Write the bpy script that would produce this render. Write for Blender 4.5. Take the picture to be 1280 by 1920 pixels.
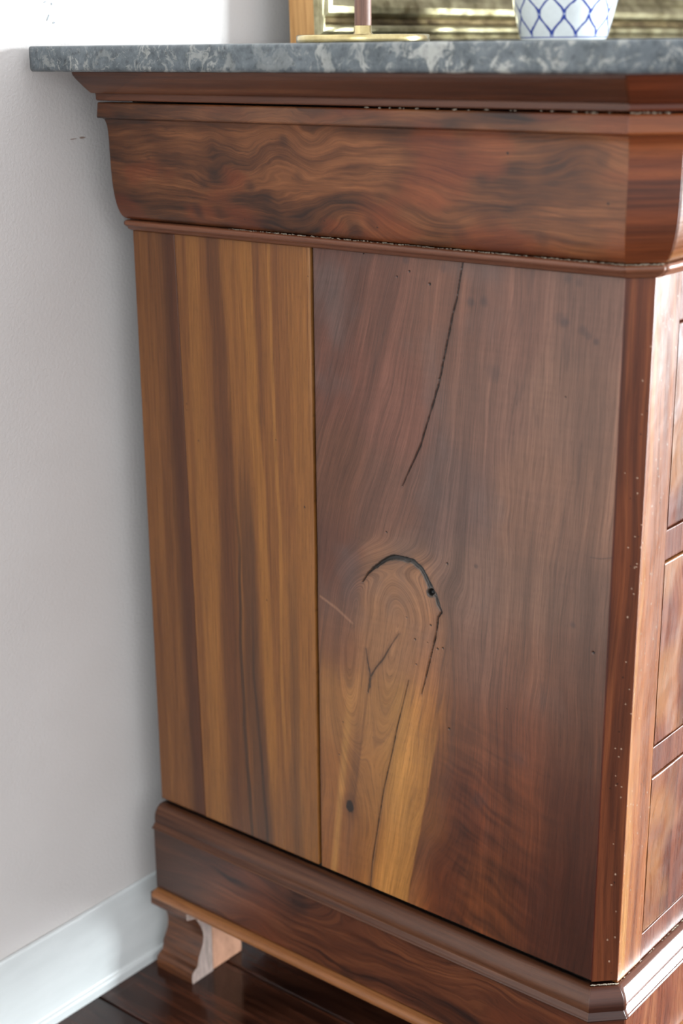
import bpy, math
import numpy as np
from mathutils import Matrix, Vector

for o in list(bpy.data.objects):
    bpy.data.objects.remove(o)
SC = bpy.context.scene
COL = SC.collection

# ------------------------------------------------------------------ camera
cam_d = bpy.data.cameras.new('camera')
cam = bpy.data.objects.new('camera', cam_d)
COL.objects.link(cam)
YAW, PITCH, ROLL = 0.6825, -0.3066, -0.00935
fw = Vector((math.cos(PITCH)*math.cos(YAW), math.cos(PITCH)*math.sin(YAW), math.sin(PITCH)))
rt = Vector((math.sin(YAW), -math.cos(YAW), 0)); up = rt.cross(fw)
r2 = rt*math.cos(ROLL) + up*math.sin(ROLL); u2 = up*math.cos(ROLL) - rt*math.sin(ROLL)
cam.matrix_world = Matrix(((r2.x, u2.x, -fw.x, -0.92619), (r2.y, u2.y, -fw.y, -1.02851), (r2.z, u2.z, -fw.z, 0.93237), (0, 0, 0, 1)))
cam_d.sensor_fit = 'HORIZONTAL'; cam_d.sensor_width = 24.0; cam_d.lens = 2751.22692*24.0/1280.0
cam_d.clip_start = 0.02
cam_d.dof.use_dof = True; cam_d.dof.focus_distance = 1.20; cam_d.dof.aperture_fstop = 4.8
SC.camera = cam

# ------------------------------------------------------------------ world, lights, exposure
w = bpy.data.worlds.new('world'); SC.world = w; w.use_nodes = True
w.node_tree.nodes['Background'].inputs[0].default_value = (0.93, 0.96, 1.0, 1)
w.node_tree.nodes['Background'].inputs[1].default_value = 1.75
def area(name, loc, target, sx, sy, power, color):
    l = bpy.data.lights.new(name, 'AREA'); l.shape = 'RECTANGLE'; l.size = sx; l.size_y = sy
    l.energy = power; l.color = color
    o = bpy.data.objects.new(name, l); COL.objects.link(o)
    o.location = loc
    o.rotation_euler = (Vector(target)-Vector(loc)).to_track_quat('-Z', 'Y').to_euler()
    return o
# daylight entering the tall window in the right-hand wall
area('window_daylight', (2.46, -2.74, 0.80), (1.0, -2.74, 0.80), 1.2, 1.50, 920, (0.86, 0.95, 1.0))
# added soft fill lamp, behind the camera to the left; no window there
area('room_fill', (-3.4, -2.2, 1.5), (0, -0.3, 0.6), 1.6, 1.7, 28, (0.85, 0.94, 1.0))
SC.view_settings.view_transform = 'Standard'; SC.view_settings.look = 'None'
SC.view_settings.gamma = 1.0; SC.view_settings.use_curve_mapping = False
SC.view_settings.exposure = 0.0
SC.cycles.blur_glossy = 0.1; SC.cycles.caustics_reflective = True

# ------------------------------------------------------------------ helpers
def lin(c):
    c = np.asarray(c, dtype=float)/255.0
    return np.where(c <= 0.04045, c/12.92, ((c+0.055)/1.055)**2.4)
def _h(ix, iy, seed):
    n = (ix.astype(np.int64)*374761393 + iy.astype(np.int64)*668265263 + seed*1442695041) & 0xffffffff
    n = ((n ^ (n >> 13))*1274126177) & 0xffffffff
    n = (n ^ (n >> 16)) & 0xffffffff
    return n/4294967295.0
def noise(x, y, seed=0):
    x = np.asarray(x, float); y = np.asarray(y, float); x, y = np.broadcast_arrays(x, y)
    ix = np.floor(x); iy = np.floor(y); fx = x-ix; fy = y-iy
    fx = fx*fx*(3-2*fx); fy = fy*fy*(3-2*fy)
    a = _h(ix, iy, seed); b = _h(ix+1, iy, seed); c = _h(ix, iy+1, seed); d = _h(ix+1, iy+1, seed)
    return ((a*(1-fx)+b*fx)*(1-fy) + (c*(1-fx)+d*fx)*fy)*2-1
def fbm(x, y, seed=0, o=4):
    s = 0; a = 1; t = 0
    for k in range(o):
        s = s + a*noise(np.asarray(x)*2**k, np.asarray(y)*2**k, seed+17*k); t += a; a *= 0.5
    return s/t
def sstep(a, b, x):
    t = np.clip((x-a)/(b-a), 0, 1); return t*t*(3-2*t)
def mix(a, b, t):
    return a*(1-t[..., None]) + np.asarray(b)*t[..., None]
def rbf(S, Z, pts, sig):
    """smooth blend of board colours given at (s, z, (r,g,b)) in mm"""
    num = 0; den = 1e-9
    for s0, z0, c in pts:
        wt = np.exp(-((S-s0)**2+((Z-z0)*0.75)**2)/(2*sig*sig))
        num = num+wt[..., None]*lin(c); den = den+wt
    return num/den[..., None]
def polydist(S, Z, pts, ws):
    """distance to a polyline in mm and the half width interpolated along it"""
    best = np.full(S.shape, 1e9); bw = np.zeros(S.shape)
    for i in range(len(pts)-1):
        a = np.array(pts[i]); b = np.array(pts[i+1]); ab = b-a
        lo = np.minimum(a, b)-6; hi = np.maximum(a, b)+6
        m = (S > lo[0]) & (S < hi[0]) & (Z > lo[1]) & (Z < hi[1])
        if not m.any(): continue
        s = S[m]; z = Z[m]
        t = np.clip(((s-a[0])*ab[0]+(z-a[1])*ab[1])/(ab@ab), 0, 1)
        d = np.hypot(s-a[0]-t*ab[0], z-a[1]-t*ab[1]); ww = ws[i]*(1-t)+ws[i+1]*t
        old = best[m]; oldw = bw[m]; k = (d-ww) < (old-oldw)
        old[k] = d[k]; oldw[k] = ww[k]; best[m] = old; bw[m] = oldw
    return best, bw

def link(name, me, mat, parent=None, smooth=True, **props):
    o = bpy.data.objects.new(name, me); COL.objects.link(o)
    for m in (mat if isinstance(mat, (list, tuple)) else [mat]): me.materials.append(m)
    if parent is not None: o.parent = parent
    for k, v in props.items(): o[k] = v
    return o
def empty(name, loc, **props):
    o = bpy.data.objects.new(name, None); COL.objects.link(o); o.location = loc; o.empty_display_size = 0.05
    for k, v in props.items(): o[k] = v
    return o
def raw_mesh(name, V, loops, starts, totals, attrs=None, smooth=True, matidx=None):
    me = bpy.data.meshes.new(name)
    V = np.ascontiguousarray(V, dtype=np.float32)
    me.vertices.add(len(V)); me.vertices.foreach_set('co', V.ravel())
    me.loops.add(len(loops)); me.loops.foreach_set('vertex_index', np.asarray(loops, dtype=np.int32))
    me.polygons.add(len(starts))
    me.polygons.foreach_set('loop_start', np.asarray(starts, dtype=np.int32))
    try: me.polygons.foreach_set('loop_total', np.asarray(totals, dtype=np.int32))
    except Exception: pass
    me.polygons.foreach_set('use_smooth', np.full(len(starts), smooth))
    if matidx is not None: me.polygons.foreach_set('material_index', np.asarray(matidx, dtype=np.int32))
    me.update(calc_edges=True)
    if attrs:
        for k, a in attrs.items():
            a = np.asarray(a, dtype=np.float32)
            if a.shape[-1] == 3 and k != 'grain':
                a = np.concatenate([a.reshape(-1, 3), np.ones((len(V), 1), np.float32)], 1)
            if k == 'grain':
                at = me.attributes.new(k, 'FLOAT_VECTOR', 'POINT'); at.data.foreach_set('vector', a.reshape(-1))
            else:
                at = me.attributes.new(k, 'FLOAT_COLOR', 'POINT'); at.data.foreach_set('color', a.reshape(-1))
    return me
def grid(name, P, mat, parent, col=None, grain=None, back=None, flip=False, closed_u=False, smooth=True, **props):
    """P: (nv, nu, 3) points. back: vector that closes the sheet into a solid (rim and rear face)."""
    P = np.asarray(P, float); nv, nu = P.shape[:2]
    if back is not None:
        b = np.asarray(back, float)
        ring = np.zeros((nv+2, nu+2, 3)); ring[1:-1, 1:-1] = P
        ring[0, 1:-1] = P[0]+b; ring[-1, 1:-1] = P[-1]+b; ring[1:-1, 0] = P[:, 0]+b; ring[1:-1, -1] = P[:, -1]+b
        ring[0, 0] = P[0, 0]+b; ring[0, -1] = P[0, -1]+b; ring[-1, 0] = P[-1, 0]+b; ring[-1, -1] = P[-1, -1]+b
        P = ring
        pad = lambda a: np.pad(a, ((1, 1), (1, 1), (0, 0)), mode='edge')
        if col is not None: col = pad(col)
        if grain is not None: grain = pad(grain)
        nv += 2; nu += 2
    idx = np.arange(nv*nu).reshape(nv, nu)
    if closed_u: idx = np.concatenate([idx, idx[:, :1]], 1)
    q = np.stack([idx[:-1, :-1], idx[:-1, 1:], idx[1:, 1:], idx[1:, :-1]], -1).reshape(-1, 4)
    if flip: q = q[:, ::-1]
    loops = q.ravel().tolist() if len(q) < 5 else q.ravel()
    starts = np.arange(len(q))*4; totals = np.full(len(q), 4)
    if back is not None:
        rim = np.concatenate([idx[0, :], idx[1:, -1], idx[-1, -2::-1], idx[-2:0:-1, 0]])
        if not flip: rim = rim[::-1]
        starts = np.append(starts, len(loops)); totals = np.append(totals, len(rim)); loops = np.concatenate([loops, rim])
    at = {}
    if col is not None: at['col'] = col.reshape(-1, 3)
    if grain is not None: at['grain'] = grain.reshape(-1, 3)
    me = raw_mesh(name, P.reshape(-1, 3), loops, starts, totals, at, smooth)
    return link(name, me, mat, parent, **props)
def box(name, lo, hi, mat, parent=None, bev=0.0, **props):
    lo = np.array(lo, float); hi = np.array(hi, float)
    V = np.array([[x, y, z] for x in (lo[0], hi[0]) for y in (lo[1], hi[1]) for z in (lo[2], hi[2])])
    Fc = [(0, 1, 3, 2), (4, 6, 7, 5), (0, 4, 5, 1), (2, 3, 7, 6), (0, 2, 6, 4), (1, 5, 7, 3)]
    me = bpy.data.meshes.new(name); me.from_pydata(V.tolist(), [], Fc)
    if bev:
        import bmesh
        bm = bmesh.new(); bm.from_mesh(me)
        bmesh.ops.bevel(bm, geom=bm.edges[:], offset=bev, segments=2, profile=0.5, affect='EDGES')
        bm.to_mesh(me); bm.free()
    return link(name, me, mat, parent, **props)
def lathe(name, prof, mat, parent, n=96, col_fn=None, **props):
    prof = np.array(prof, float); th = np.linspace(0, 2*math.pi, n, endpoint=False)
    R = prof[:, 0][:, None]; Zz = prof[:, 1][:, None]
    P = np.stack([R*np.cos(th)[None], R*np.sin(th)[None], Zz+0*th[None]], -1)
    col = col_fn(th[None]+0*Zz, Zz+0*th[None], np.arange(len(prof))[:, None]+0*th[None]) if col_fn else None
    return grid(name, P, mat, parent, col=col, closed_u=True, **props)
def prism(name, pts, axis_vec, mat, parent=None, smooth=False, **props):
    """closed outline (3-D points) pushed along axis_vec"""
    n = len(pts); a = np.array(pts, float); V = np.concatenate([a, a+np.array(axis_vec)])
    F = [tuple(range(n))[::-1], tuple(range(n, 2*n))] + [(i, (i+1) % n, n+(i+1) % n, n+i) for i in range(n)]
    me = bpy.data.meshes.new(name); me.from_pydata(V.tolist(), [], F)
    import bmesh
    bm = bmesh.new(); bm.from_mesh(me); bmesh.ops.recalc_face_normals(bm, faces=bm.faces[:]); bm.to_mesh(me); bm.free()
    return link(name, me, mat, parent, **props)

# ------------------------------------------------------------------ materials
def mat_new(name, base=(0.5, 0.5, 0.5), rough=0.5, metal=0.0):
    m = bpy.data.materials.new(name); m.use_nodes = True
    b = m.node_tree.nodes['Principled BSDF']
    b.inputs['Base Color'].default_value = (*base, 1); b.inputs['Roughness'].default_value = rough
    b.inputs['Metallic'].default_value = metal
    return m, m.node_tree, b
def N(nt, t, **kw):
    n = nt.nodes.new(t)
    for k, v in kw.items(): setattr(n, k, v)
    return n
def mapping(nt, src, scale):
    mp = N(nt, 'ShaderNodeMapping'); mp.inputs['Scale'].default_value = scale
    nt.links.new(src, mp.inputs['Vector']); return mp.outputs[0]
def noise_n(nt, vec, scale, detail=4, rough=0.55, dist=0.0):
    n = N(nt, 'ShaderNodeTexNoise'); n.inputs['Scale'].default_value = scale; n.inputs['Detail'].default_value = detail
    n.inputs['Roughness'].default_value = rough; n.inputs['Distortion'].default_value = dist
    nt.links.new(vec, n.inputs['Vector']); return n.outputs['Fac']
def ramp(nt, fac, stops):
    r = N(nt, 'ShaderNodeValToRGB'); e = r.color_ramp.elements
    while len(e) < len(stops): e.new(0.5)
    for k, (p, c) in enumerate(stops):
        e[k].position = p; e[k].color = (*c, 1) if len(c) == 3 else c
    nt.links.new(fac, r.inputs[0]); return r.outputs[0]
def mixc(nt, mode, fac, a, b):
    n = N(nt, 'ShaderNodeMix', data_type='RGBA', blend_type=mode)
    if isinstance(fac, float): n.inputs[0].default_value = fac
    else: nt.links.new(fac, n.inputs[0])
    for s, v in ((6, a), (7, b)):
        if isinstance(v, tuple): n.inputs[s].default_value = (*v, 1)
        else: nt.links.new(v, n.inputs[s])
    return n.outputs[2]
def bump(nt, b, h, strength, dist=0.001):
    n = N(nt, 'ShaderNodeBump'); n.inputs['Strength'].default_value = strength; n.inputs['Distance'].default_value = dist
    nt.links.new(h, n.inputs['Height']); nt.links.new(n.outputs[0], b.inputs['Normal'])

def wood(name, rough=0.36, gain=1.0, fine=0.5, coat=0.0, spec=0.5):
    """colour from the board's own painted grain field + fine pores and streaks along the grain.
    grain vector: x across the grain, y along it (metres)."""
    m, nt, b = mat_new(name)
    col = N(nt, 'ShaderNodeAttribute', attribute_name='col').outputs['Color']
    g = N(nt, 'ShaderNodeAttribute', attribute_name='grain').outputs['Vector']
    n1 = noise_n(nt, mapping(nt, g, (900, 26, 1)), 1.0, 4, 0.65)
    n2 = noise_n(nt, mapping(nt, g, (330, 9, 1)), 1.0, 3, 0.6)
    n3 = noise_n(nt, mapping(nt, g, (1500, 130, 1)), 1.0, 1, 0.5)
    a = 0.5-0.22*fine; z = 0.5+0.22*fine
    s1 = ramp(nt, n1, [(0.3, (1-0.55*fine,)*3), (0.5, (1.0,)*3), (0.72, (1+0.42*fine,)*3)])
    s2 = ramp(nt, n2, [(0.32, (1-0.30*fine, 1-0.34*fine, 1-0.36*fine)), (0.52, (1.0,)*3), (0.72, (1+0.20*fine,)*3)])
    s3 = ramp(nt, n3, [(0.26, (1-0.5*fine,)*3), (0.36, (1.0,)*3), (1.0, (1.0,)*3)])
    c = mixc(nt, 'MULTIPLY', 1.0, col, s1); c = mixc(nt, 'MULTIPLY', 1.0, c, s2); c = mixc(nt, 'MULTIPLY', 1.0, c, s3)
    c = mixc(nt, 'MULTIPLY', 1.0, c, (gain, gain, gain))
    nt.links.new(c, b.inputs['Base Color'])
    mr = N(nt, 'ShaderNodeMapRange'); mr.inputs['To Min'].default_value = rough-0.07; mr.inputs['To Max'].default_value = rough+0.09
    nt.links.new(n2, mr.inputs['Value']); nt.links.new(mr.outputs[0], b.inputs['Roughness'])
    b.inputs['Specular IOR Level'].default_value = spec
    b.inputs['Coat Weight'].default_value = coat; b.inputs['Coat Roughness'].default_value = 0.12
    bump(nt, b, n1, 0.12, 0.0006)
    return m
M_PANEL = wood('waxed_walnut_panel', 0.38, 1.0, 0.5, 0.0, 0.5)
M_VENEER = wood('walnut_veneer', 0.34, 0.85, 0.45, 0.0, 0.42)
M_POLISH = wood('polished_walnut_front', 0.27, 0.29, 0.5, 0.0, 0.12)

M_ROLL = wood('polished_moulding', 0.22, 0.45, 0.4, 0.4, 0.6)

def simple_wood(name, c1, c2, rough, scale=(1, 1, 1), spec=0.5):
    m, nt, b = mat_new(name)
    tc = N(nt, 'ShaderNodeTexCoord').outputs['Object']
    n = noise_n(nt, mapping(nt, tc, scale), 1.0, 5, 0.65, 0.4)
    c = ramp(nt, n, [(0.3, c1), (0.7, c2)])
    nt.links.new(c, b.inputs['Base Color']); b.inputs['Roughness'].default_value = rough
    b.inputs['Specular IOR Level'].default_value = spec
    bump(nt, b, n, 0.15, 0.0006)
    return m
M_DARK, nt, b = mat_new('dark_carcass', (0.012, 0.009, 0.007), 0.9)
n = noise_n(nt, N(nt, 'ShaderNodeTexCoord').outputs['Object'], 400, 3)
nt.links.new(ramp(nt, n, [(0.35, (0.008, 0.006, 0.005)), (0.75, (0.035, 0.028, 0.02))]), b.inputs['Base Color'])
M_ENDGRAIN = simple_wood('end_grain', tuple(lin((105, 88, 80))), tuple(lin((150, 130, 120))), 0.7, (300, 300, 60))
M_BLOCK = simple_wood('raw_block', tuple(lin((132, 90, 66))), tuple(lin((176, 128, 100))), 0.7, (60, 300, 40))
M_FOOT = simple_wood('foot_walnut', tuple(lin((52, 28, 16))), tuple(lin((112, 66, 38))), 0.35, (300, 20, 300))

M_WALL, nt, b = mat_new('painted_wall', (0.62, 0.59, 0.565), 0.7)
tc = N(nt, 'ShaderNodeTexCoord').outputs['Object']
n1 = noise_n(nt, tc, 330, 4, 0.6); n2 = noise_n(nt, tc, 6, 3)
c = ramp(nt, n2, [(0.3, (0.60, 0.565, 0.54)), (0.7, (0.645, 0.61, 0.585))])
nt.links.new(c, b.inputs['Base Color']); bump(nt, b, n1, 0.4, 0.0014)
M_TRIM, nt, b = mat_new('white_trim_paint', (0.62, 0.64, 0.63), 0.32)
tc = N(nt, 'ShaderNodeTexCoord').outputs['Object']
n1 = noise_n(nt, mapping(nt, tc, (15, 60, 60)), 1, 4)
nt.links.new(ramp(nt, n1, [(0.3, (0.58, 0.60, 0.59)), (0.7, (0.64, 0.66, 0.65))]), b.inputs['Base Color']); bump(nt, b, n1, 0.1, 0.001)

M_MARBLE, nt, b = mat_new('grey_marble', (0.2, 0.2, 0.2), 0.32)
tc = N(nt, 'ShaderNodeTexCoord').outputs['Object']
wn = N(nt, 'ShaderNodeTexNoise'); wn.inputs['Scale'].default_value = 22; wn.inputs['Detail'].default_value = 5
nt.links.new(tc, wn.inputs['Vector'])
add = N(nt, 'ShaderNodeVectorMath', operation='MULTIPLY_ADD'); add.inputs[1].default_value = (0.05,)*3
nt.links.new(wn.outputs['Color'], add.inputs[0]); nt.links.new(tc, add.inputs[2])
big = noise_n(nt, add.outputs[0], 9, 3)
patch = noise_n(nt, add.outputs[0], 42, 6, 0.62, 0.9)
basec = ramp(nt, noise_n(nt, tc, 75, 8, 0.78), [(0.3, tuple(lin((52, 59, 62)))), (0.5, tuple(lin((80, 87, 91)))), (0.75, tuple(lin((112, 118, 121))))])
patch = noise_n(nt, mapping(nt, add.outputs[0], (1.2, 1.2, 0.9)), 44, 10, 0.72, 1.1)
veinm = ramp(nt, patch, [(0.535, (0, 0, 0)), (0.57, (0.75,)*3), (0.66, (1,)*3)])
fleck = ramp(nt, noise_n(nt, add.outputs[0], 170, 5, 0.65, 0.8), [(0.57, (0, 0, 0)), (0.66, (0.7,)*3)])
bigm = ramp(nt, big, [(0.40, (0.25,)*3), (0.58, (1,)*3)])
mk = mixc(nt, 'LIGHTEN', 1.0, mixc(nt, 'MULTIPLY', 1.0, veinm, bigm), mixc(nt, 'MULTIPLY', 1.0, fleck, (0.6, 0.6, 0.6)))
c = mixc(nt, 'MIX', mk, basec, tuple(lin((160, 160, 153))))
dk = ramp(nt, noise_n(nt, tc, 150, 4, 0.7), [(0.33, (0.55,)*3), (0.42, (1,)*3)])
c = mixc(nt, 'MULTIPLY', 0.8, c, dk)
nt.links.new(c, b.inputs['Base Color'])
bump(nt, b, noise_n(nt, tc, 220, 4), 0.25, 0.0008)

def metal(name, c1, c2, rough, sc=60):
    m, nt, b = mat_new(name, c1, rough, 1.0)
    tc = N(nt, 'ShaderNodeTexCoord').outputs['Object']; n = noise_n(nt, tc, sc, 4)
    nt.links.new(ramp(nt, n, [(0.35, c1), (0.7, c2)]), b.inputs['Base Color'])
    bump(nt, b, n, 0.08, 0.001)
    return m
M_BRASS = metal('brass', (0.42, 0.33, 0.15), (0.62, 0.52, 0.28), 0.20)
M_GILT = metal('gilded_gesso', (0.13, 0.105, 0.05), (0.44, 0.40, 0.25), 0.34, 38)
M_GILT2 = metal('dark_gilt', (0.06, 0.04, 0.02), (0.16, 0.12, 0.06), 0.5, 60)  # darker tone for the recessed bands of the frame profile
M_RAWPINE = simple_wood('frame_side_wood', tuple(lin((160, 112, 60))), tuple(lin((204, 156, 96))), 0.55, (200, 200, 12))
M_POST = simple_wood('stem_wood', tuple(lin((82, 54, 44))), tuple(lin((128, 92, 78))), 0.5, (400, 400, 15))
M_MIRROR, nt, b = mat_new('mirror_silvering', (0.78, 0.80, 0.78), 0.04, 1.0)
nt.links.new(ramp(nt, noise_n(nt, N(nt, 'ShaderNodeTexCoord').outputs['Object'], 9, 5), [(0.3, (0.66, 0.68, 0.64)), (0.7, (0.8, 0.82, 0.8))]), b.inputs['Base Color'])
M_CHINA, nt, b = mat_new('glazed_porcelain', (0.8, 0.82, 0.82), 0.12)
nt.links.new(mixc(nt, 'MULTIPLY', 0.6, N(nt, 'ShaderNodeAttribute', attribute_name='col').outputs['Color'],
    ramp(nt, noise_n(nt, N(nt, 'ShaderNodeTexCoord').outputs['Object'], 90, 4), [(0.3, (0.86,)*3), (0.7, (1.05,)*3)])), b.inputs['Base Color'])
b.inputs['Coat Weight'].default_value = 0.3

# ------------------------------------------------------------------ room shell
wall = box('wall_back', (-4.2, 0, -0.02), (2.52, 0.12, 2.7), M_WALL, kind='structure')
# orange-peel relief of the paint comes from the material; two small marks of its own
def blotch(name, cx, cz, rx, rz, seed, mat, parent, rot=0.0, t=0.0004):
    a = np.linspace(0, 2*math.pi, 22, endpoint=False)
    r = 1+0.45*fbm(np.cos(a)*1.6+seed, np.sin(a)*1.6, seed, 3)
    x = np.cos(a)*rx*r; z = np.sin(a)*rz*r
    pts = [(cx+x[i]*math.cos(rot)-z[i]*math.sin(rot), -t, cz+x[i]*math.sin(rot)+z[i]*math.cos(rot)) for i in range(22)]
    return prism(name, pts, (0, t*1.5, 0), mat, parent)
M_CHIP = simple_wood('plaster_chip', (0.20, 0.22, 0.24), (0.42, 0.45, 0.46), 0.8, (500, 500, 500))
M_SMEAR = simple_wood('smear', tuple(lin((135, 112, 100))), tuple(lin((160, 140, 128))), 0.7, (300, 300, 300))
for (x, z, rx, rz, sd, rt_) in ((-0.0470, 0.9548, 0.0014, 0.0007, 3, 0.2), (-0.0530, 0.9590, 0.0006, 0.0030, 5, -0.5),
                               (-0.0480, 0.9700, 0.0007, 0.0009, 8, 0), (-0.0555, 0.9715, 0.0014, 0.0005, 9, 0.3)):
    blotch('paint_chip', x, z, rx, rz, sd, M_CHIP, wall, rt_)
for (x, z, rx, rz, sd) in ((-0.0225, 0.8577, 0.0032, 0.0009, 11), (-0.0330, 0.8570, 0.0040, 0.0004, 12)):
    blotch('wall_smear', x, z, rx, rz, sd, M_SMEAR, wall, 0.06)
# baseboard with a slim shoe moulding at its foot
bb = [(0, 0), (-0.0140, 0), (-0.0140, 0.0085), (-0.0132, 0.0108), (-0.0112, 0.0120), (-0.0105, 0.0135), (-0.0042, 0.0925), (-0.0036, 0.0945), (-0.0024, 0.0952), (-0.0010, 0.0953), (-0.0008, 0.0935), (0, 0.0935)]
prism('baseboard_back', [(-4.2, y, z) for y, z in bb], (6.6, 0, 0), M_TRIM, kind='structure')
# right-hand wall with the window that lights the scene
wr = []
wroot = box('wall_right', (2.4, -5.2, -0.02), (2.52, -3.36, 2.7), M_WALL, kind='structure')
box('wall_section', (2.4, -2.12, -0.02), (2.52, 0.0, 2.7), M_WALL, wroot)
box('wall_section', (2.4, -3.36, 1.58), (2.52, -2.12, 2.7), M_WALL, wroot)
wd = empty('window_1', (2.4, -2.74, 0.0), kind='structure')
for lo, hi in (((0, -0.62, 0), (0.05, -0.58, 1.58)), ((0, 0.58, 0), (0.05, 0.62, 1.58)), ((0, -0.62, 1.54), (0.05, 0.62, 1.58)), ((0, -0.62, 0), (0.05, 0.62, 0.03)), ((0, -0.015, 0), (0.04, 0.015, 1.58))):
    box('window_frame', lo, hi, M_TRIM, wd)

# ------------------------------------------------------------------ floor of dark planks running towards the back wall
M_SUB, nt, b = mat_new('floor_gap', (0.01, 0.009, 0.008), 0.8)
nt.links.new(ramp(nt, noise_n(nt, N(nt, 'ShaderNodeTexCoord').outputs['Object'], 90, 3), [(0.3, (0.008, 0.007, 0.006)), (0.7, (0.02, 0.018, 0.017))]), b.inputs['Base Color'])
M_PLANK, nt, b = mat_new('dark_plank', (0.05, 0.02, 0.01), 0.22)
tc = N(nt, 'ShaderNodeTexCoord').outputs['Object']
oi = N(nt, 'ShaderNodeObjectInfo')
sh = N(nt, 'ShaderNodeVectorMath', operation='MULTIPLY_ADD'); sh.inputs[1].default_value = (7.3, 3.1, 0)
cmb = N(nt, 'ShaderNodeCombineXYZ')
for k in range(3): nt.links.new(oi.outputs['Random'], cmb.inputs[k])
nt.links.new(cmb.outputs[0], sh.inputs[0]); nt.links.new(tc, sh.inputs[2])
n1 = noise_n(nt, mapping(nt, sh.outputs[0], (110, 6, 30)), 1, 6, 0.65, 0.6)
n2 = noise_n(nt, mapping(nt, sh.outputs[0], (14, 6, 1)), 1, 4, 0.6, 0.8)
c1 = ramp(nt, n1, [(0.28, tuple(lin((30, 15, 11)))), (0.5, tuple(lin((58, 31, 21)))), (0.75, tuple(lin((88, 50, 33))))])
c2 = ramp(nt, n2, [(0.35, (0.42, 0.40, 0.40)), (0.6, (1.1, 1.05, 1.0))])
nt.links.new(mixc(nt, 'MULTIPLY', 1.0, c1, c2), b.inputs['Base Color'])
nt.links.new(ramp(nt, n2, [(0.3, (0.10,)*3), (0.7, (0.20,)*3)]), b.inputs['Roughness'])
bump(nt, b, n2, 0.12, 0.002)
fl = box('floor', (-4.2, -5.2, -0.06), (2.4, 0, -0.0035), M_SUB, kind='structure')
PW = 0.1265; X0 = -0.082
plank_me = {}
def plank(x, y0, y1, key):
    if key not in plank_me:
        L = y1-y0; hw = PW/2-0.0011; c = 0.0016
        prof = [(-hw, -0.0035), (-hw, -c), (-hw+c*0.35, -c*0.35), (-hw+c, 0), (hw-c, 0), (hw-c*0.35, -c*0.35), (hw, -c), (hw, -0.0035)]
        V = [(px, 0, pz) for px, pz in prof]+[(px, L, pz) for px, pz in prof]; n = len(prof)
        F = [(i+1, i, n+i, n+i+1) for i in range(n-1)]+[tuple(range(n)), tuple(range(2*n-1, n-1, -1))]
        me = bpy.data.meshes.new('plank'); me.from_pydata(V, [], F); me.materials.append(M_PLANK); plank_me[key] = me
    o = bpy.data.objects.new('plank', plank_me[key]); COL.objects.link(o); o.parent = fl; o.location = (x, y0, 0)
for i in range(-24, 26):
    xc = X0+PW*(i+0.5)
    if xc > 2.33: break
    brk = -1.2-1.1*float(_h(np.array([i]), np.array([3]), 5)[0])
    plank(xc, brk+0.0008, -0.0008, ('a', i)); plank(xc, brk-2.2, brk-0.0008, ('b',))

# ------------------------------------------------------------------ commode
G, YF, CH, W = -0.03513, -0.53513, 0.01525, 1.22
ZT, ZB = 0.7765, 0.1972
T8 = math.tan(math.radians(22.5))
com = empty('commode', (0, 0, 0), label='walnut commode with swirling frieze, cracked side boards and clipped corner post under grey marble', category='commode')

def corner(k, d):
    t = CH+0.5*d; y1 = YF-d*T8
    return [(-d, G), (-d, y1), (-d+t, y1-t), (W+d-t, y1-t), (W+d, y1), (W+d, G)][k]
def seg_surface(k, d, nu):
    """d: array of offsets (nv). returns xy (nv, nu, 2), running length (nv,nu)"""
    a = np.array([corner(k, x) for x in d]); b = np.array([corner(k+1, x) for x in d])
    t = np.linspace(0, 1, nu)[None, :, None]
    xy = a[:, None]*(1-t)+b[:, None]*t
    L = np.hypot(*(b-a).T)[:, None]*t[..., 0]
    return xy, L, a, b
def resample(prof, n):
    p = np.array(prof, float); s = np.r_[0, np.cumsum(np.hypot(*np.diff(p, axis=0).T))]
    # keep the corners: distribute points per segment
    out = [p[0]]
    for i in range(len(p)-1):
        m = max(1, int(round(n*(s[i+1]-s[i])/s[-1])))
        for j in range(1, m+1): out.append(p[i]+(p[i+1]-p[i])*j/m)
    return np.array(out)
def smooth_prof(prof, it=2):
    p = np.array(prof, float)
    for _ in range(it):
        q = [p[0]]
        for i in range(len(p)-1):
            q += [p[i]*0.75+p[i+1]*0.25, p[i]*0.25+p[i+1]*0.75]
        q.append(p[-1]); p = np.array(q)
    return p
def moulding(name, prof, k, nu, nv, mat, colfn, seed=0, closing=0.012, jitter=0.0, **props):
    """sweep a top-to-bottom profile [(offset, z)...] along side k of the body; solid, mitred ends"""
    pr = resample(prof, nv) if nv else np.array(prof, float)
    d, z = pr[:, 0], pr[:, 1]
    arc = np.r_[0, np.cumsum(np.hypot(np.diff(d), np.diff(z)))]
    xy, L, a, b = seg_surface(k, d, nu)
    P = np.concatenate([xy, np.broadcast_to(z[:, None, None], xy.shape[:2]+(1,))], -1)
    if jitter:
        P[..., 2] += jitter*fbm(L*30, 0*L, seed, 3)
    A = np.broadcast_to(arc[:, None], L.shape); Zc = np.broadcast_to(z[:, None], L.shape)
    col, grain = colfn(L, A, Zc)
    # the rear face is moved square into the body from the mitre line
    dirn = [(1, 0), (T8*0+math.sqrt(.5), math.sqrt(.5)), (0, 1), (-math.sqrt(.5), math.sqrt(.5)), (-1, 0)][k]
    back = np.array([dirn[0]*closing, dirn[1]*closing, 0])
    return grid(name, P, mat, com, col=col, grain=grain, back=back, **props)

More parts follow.
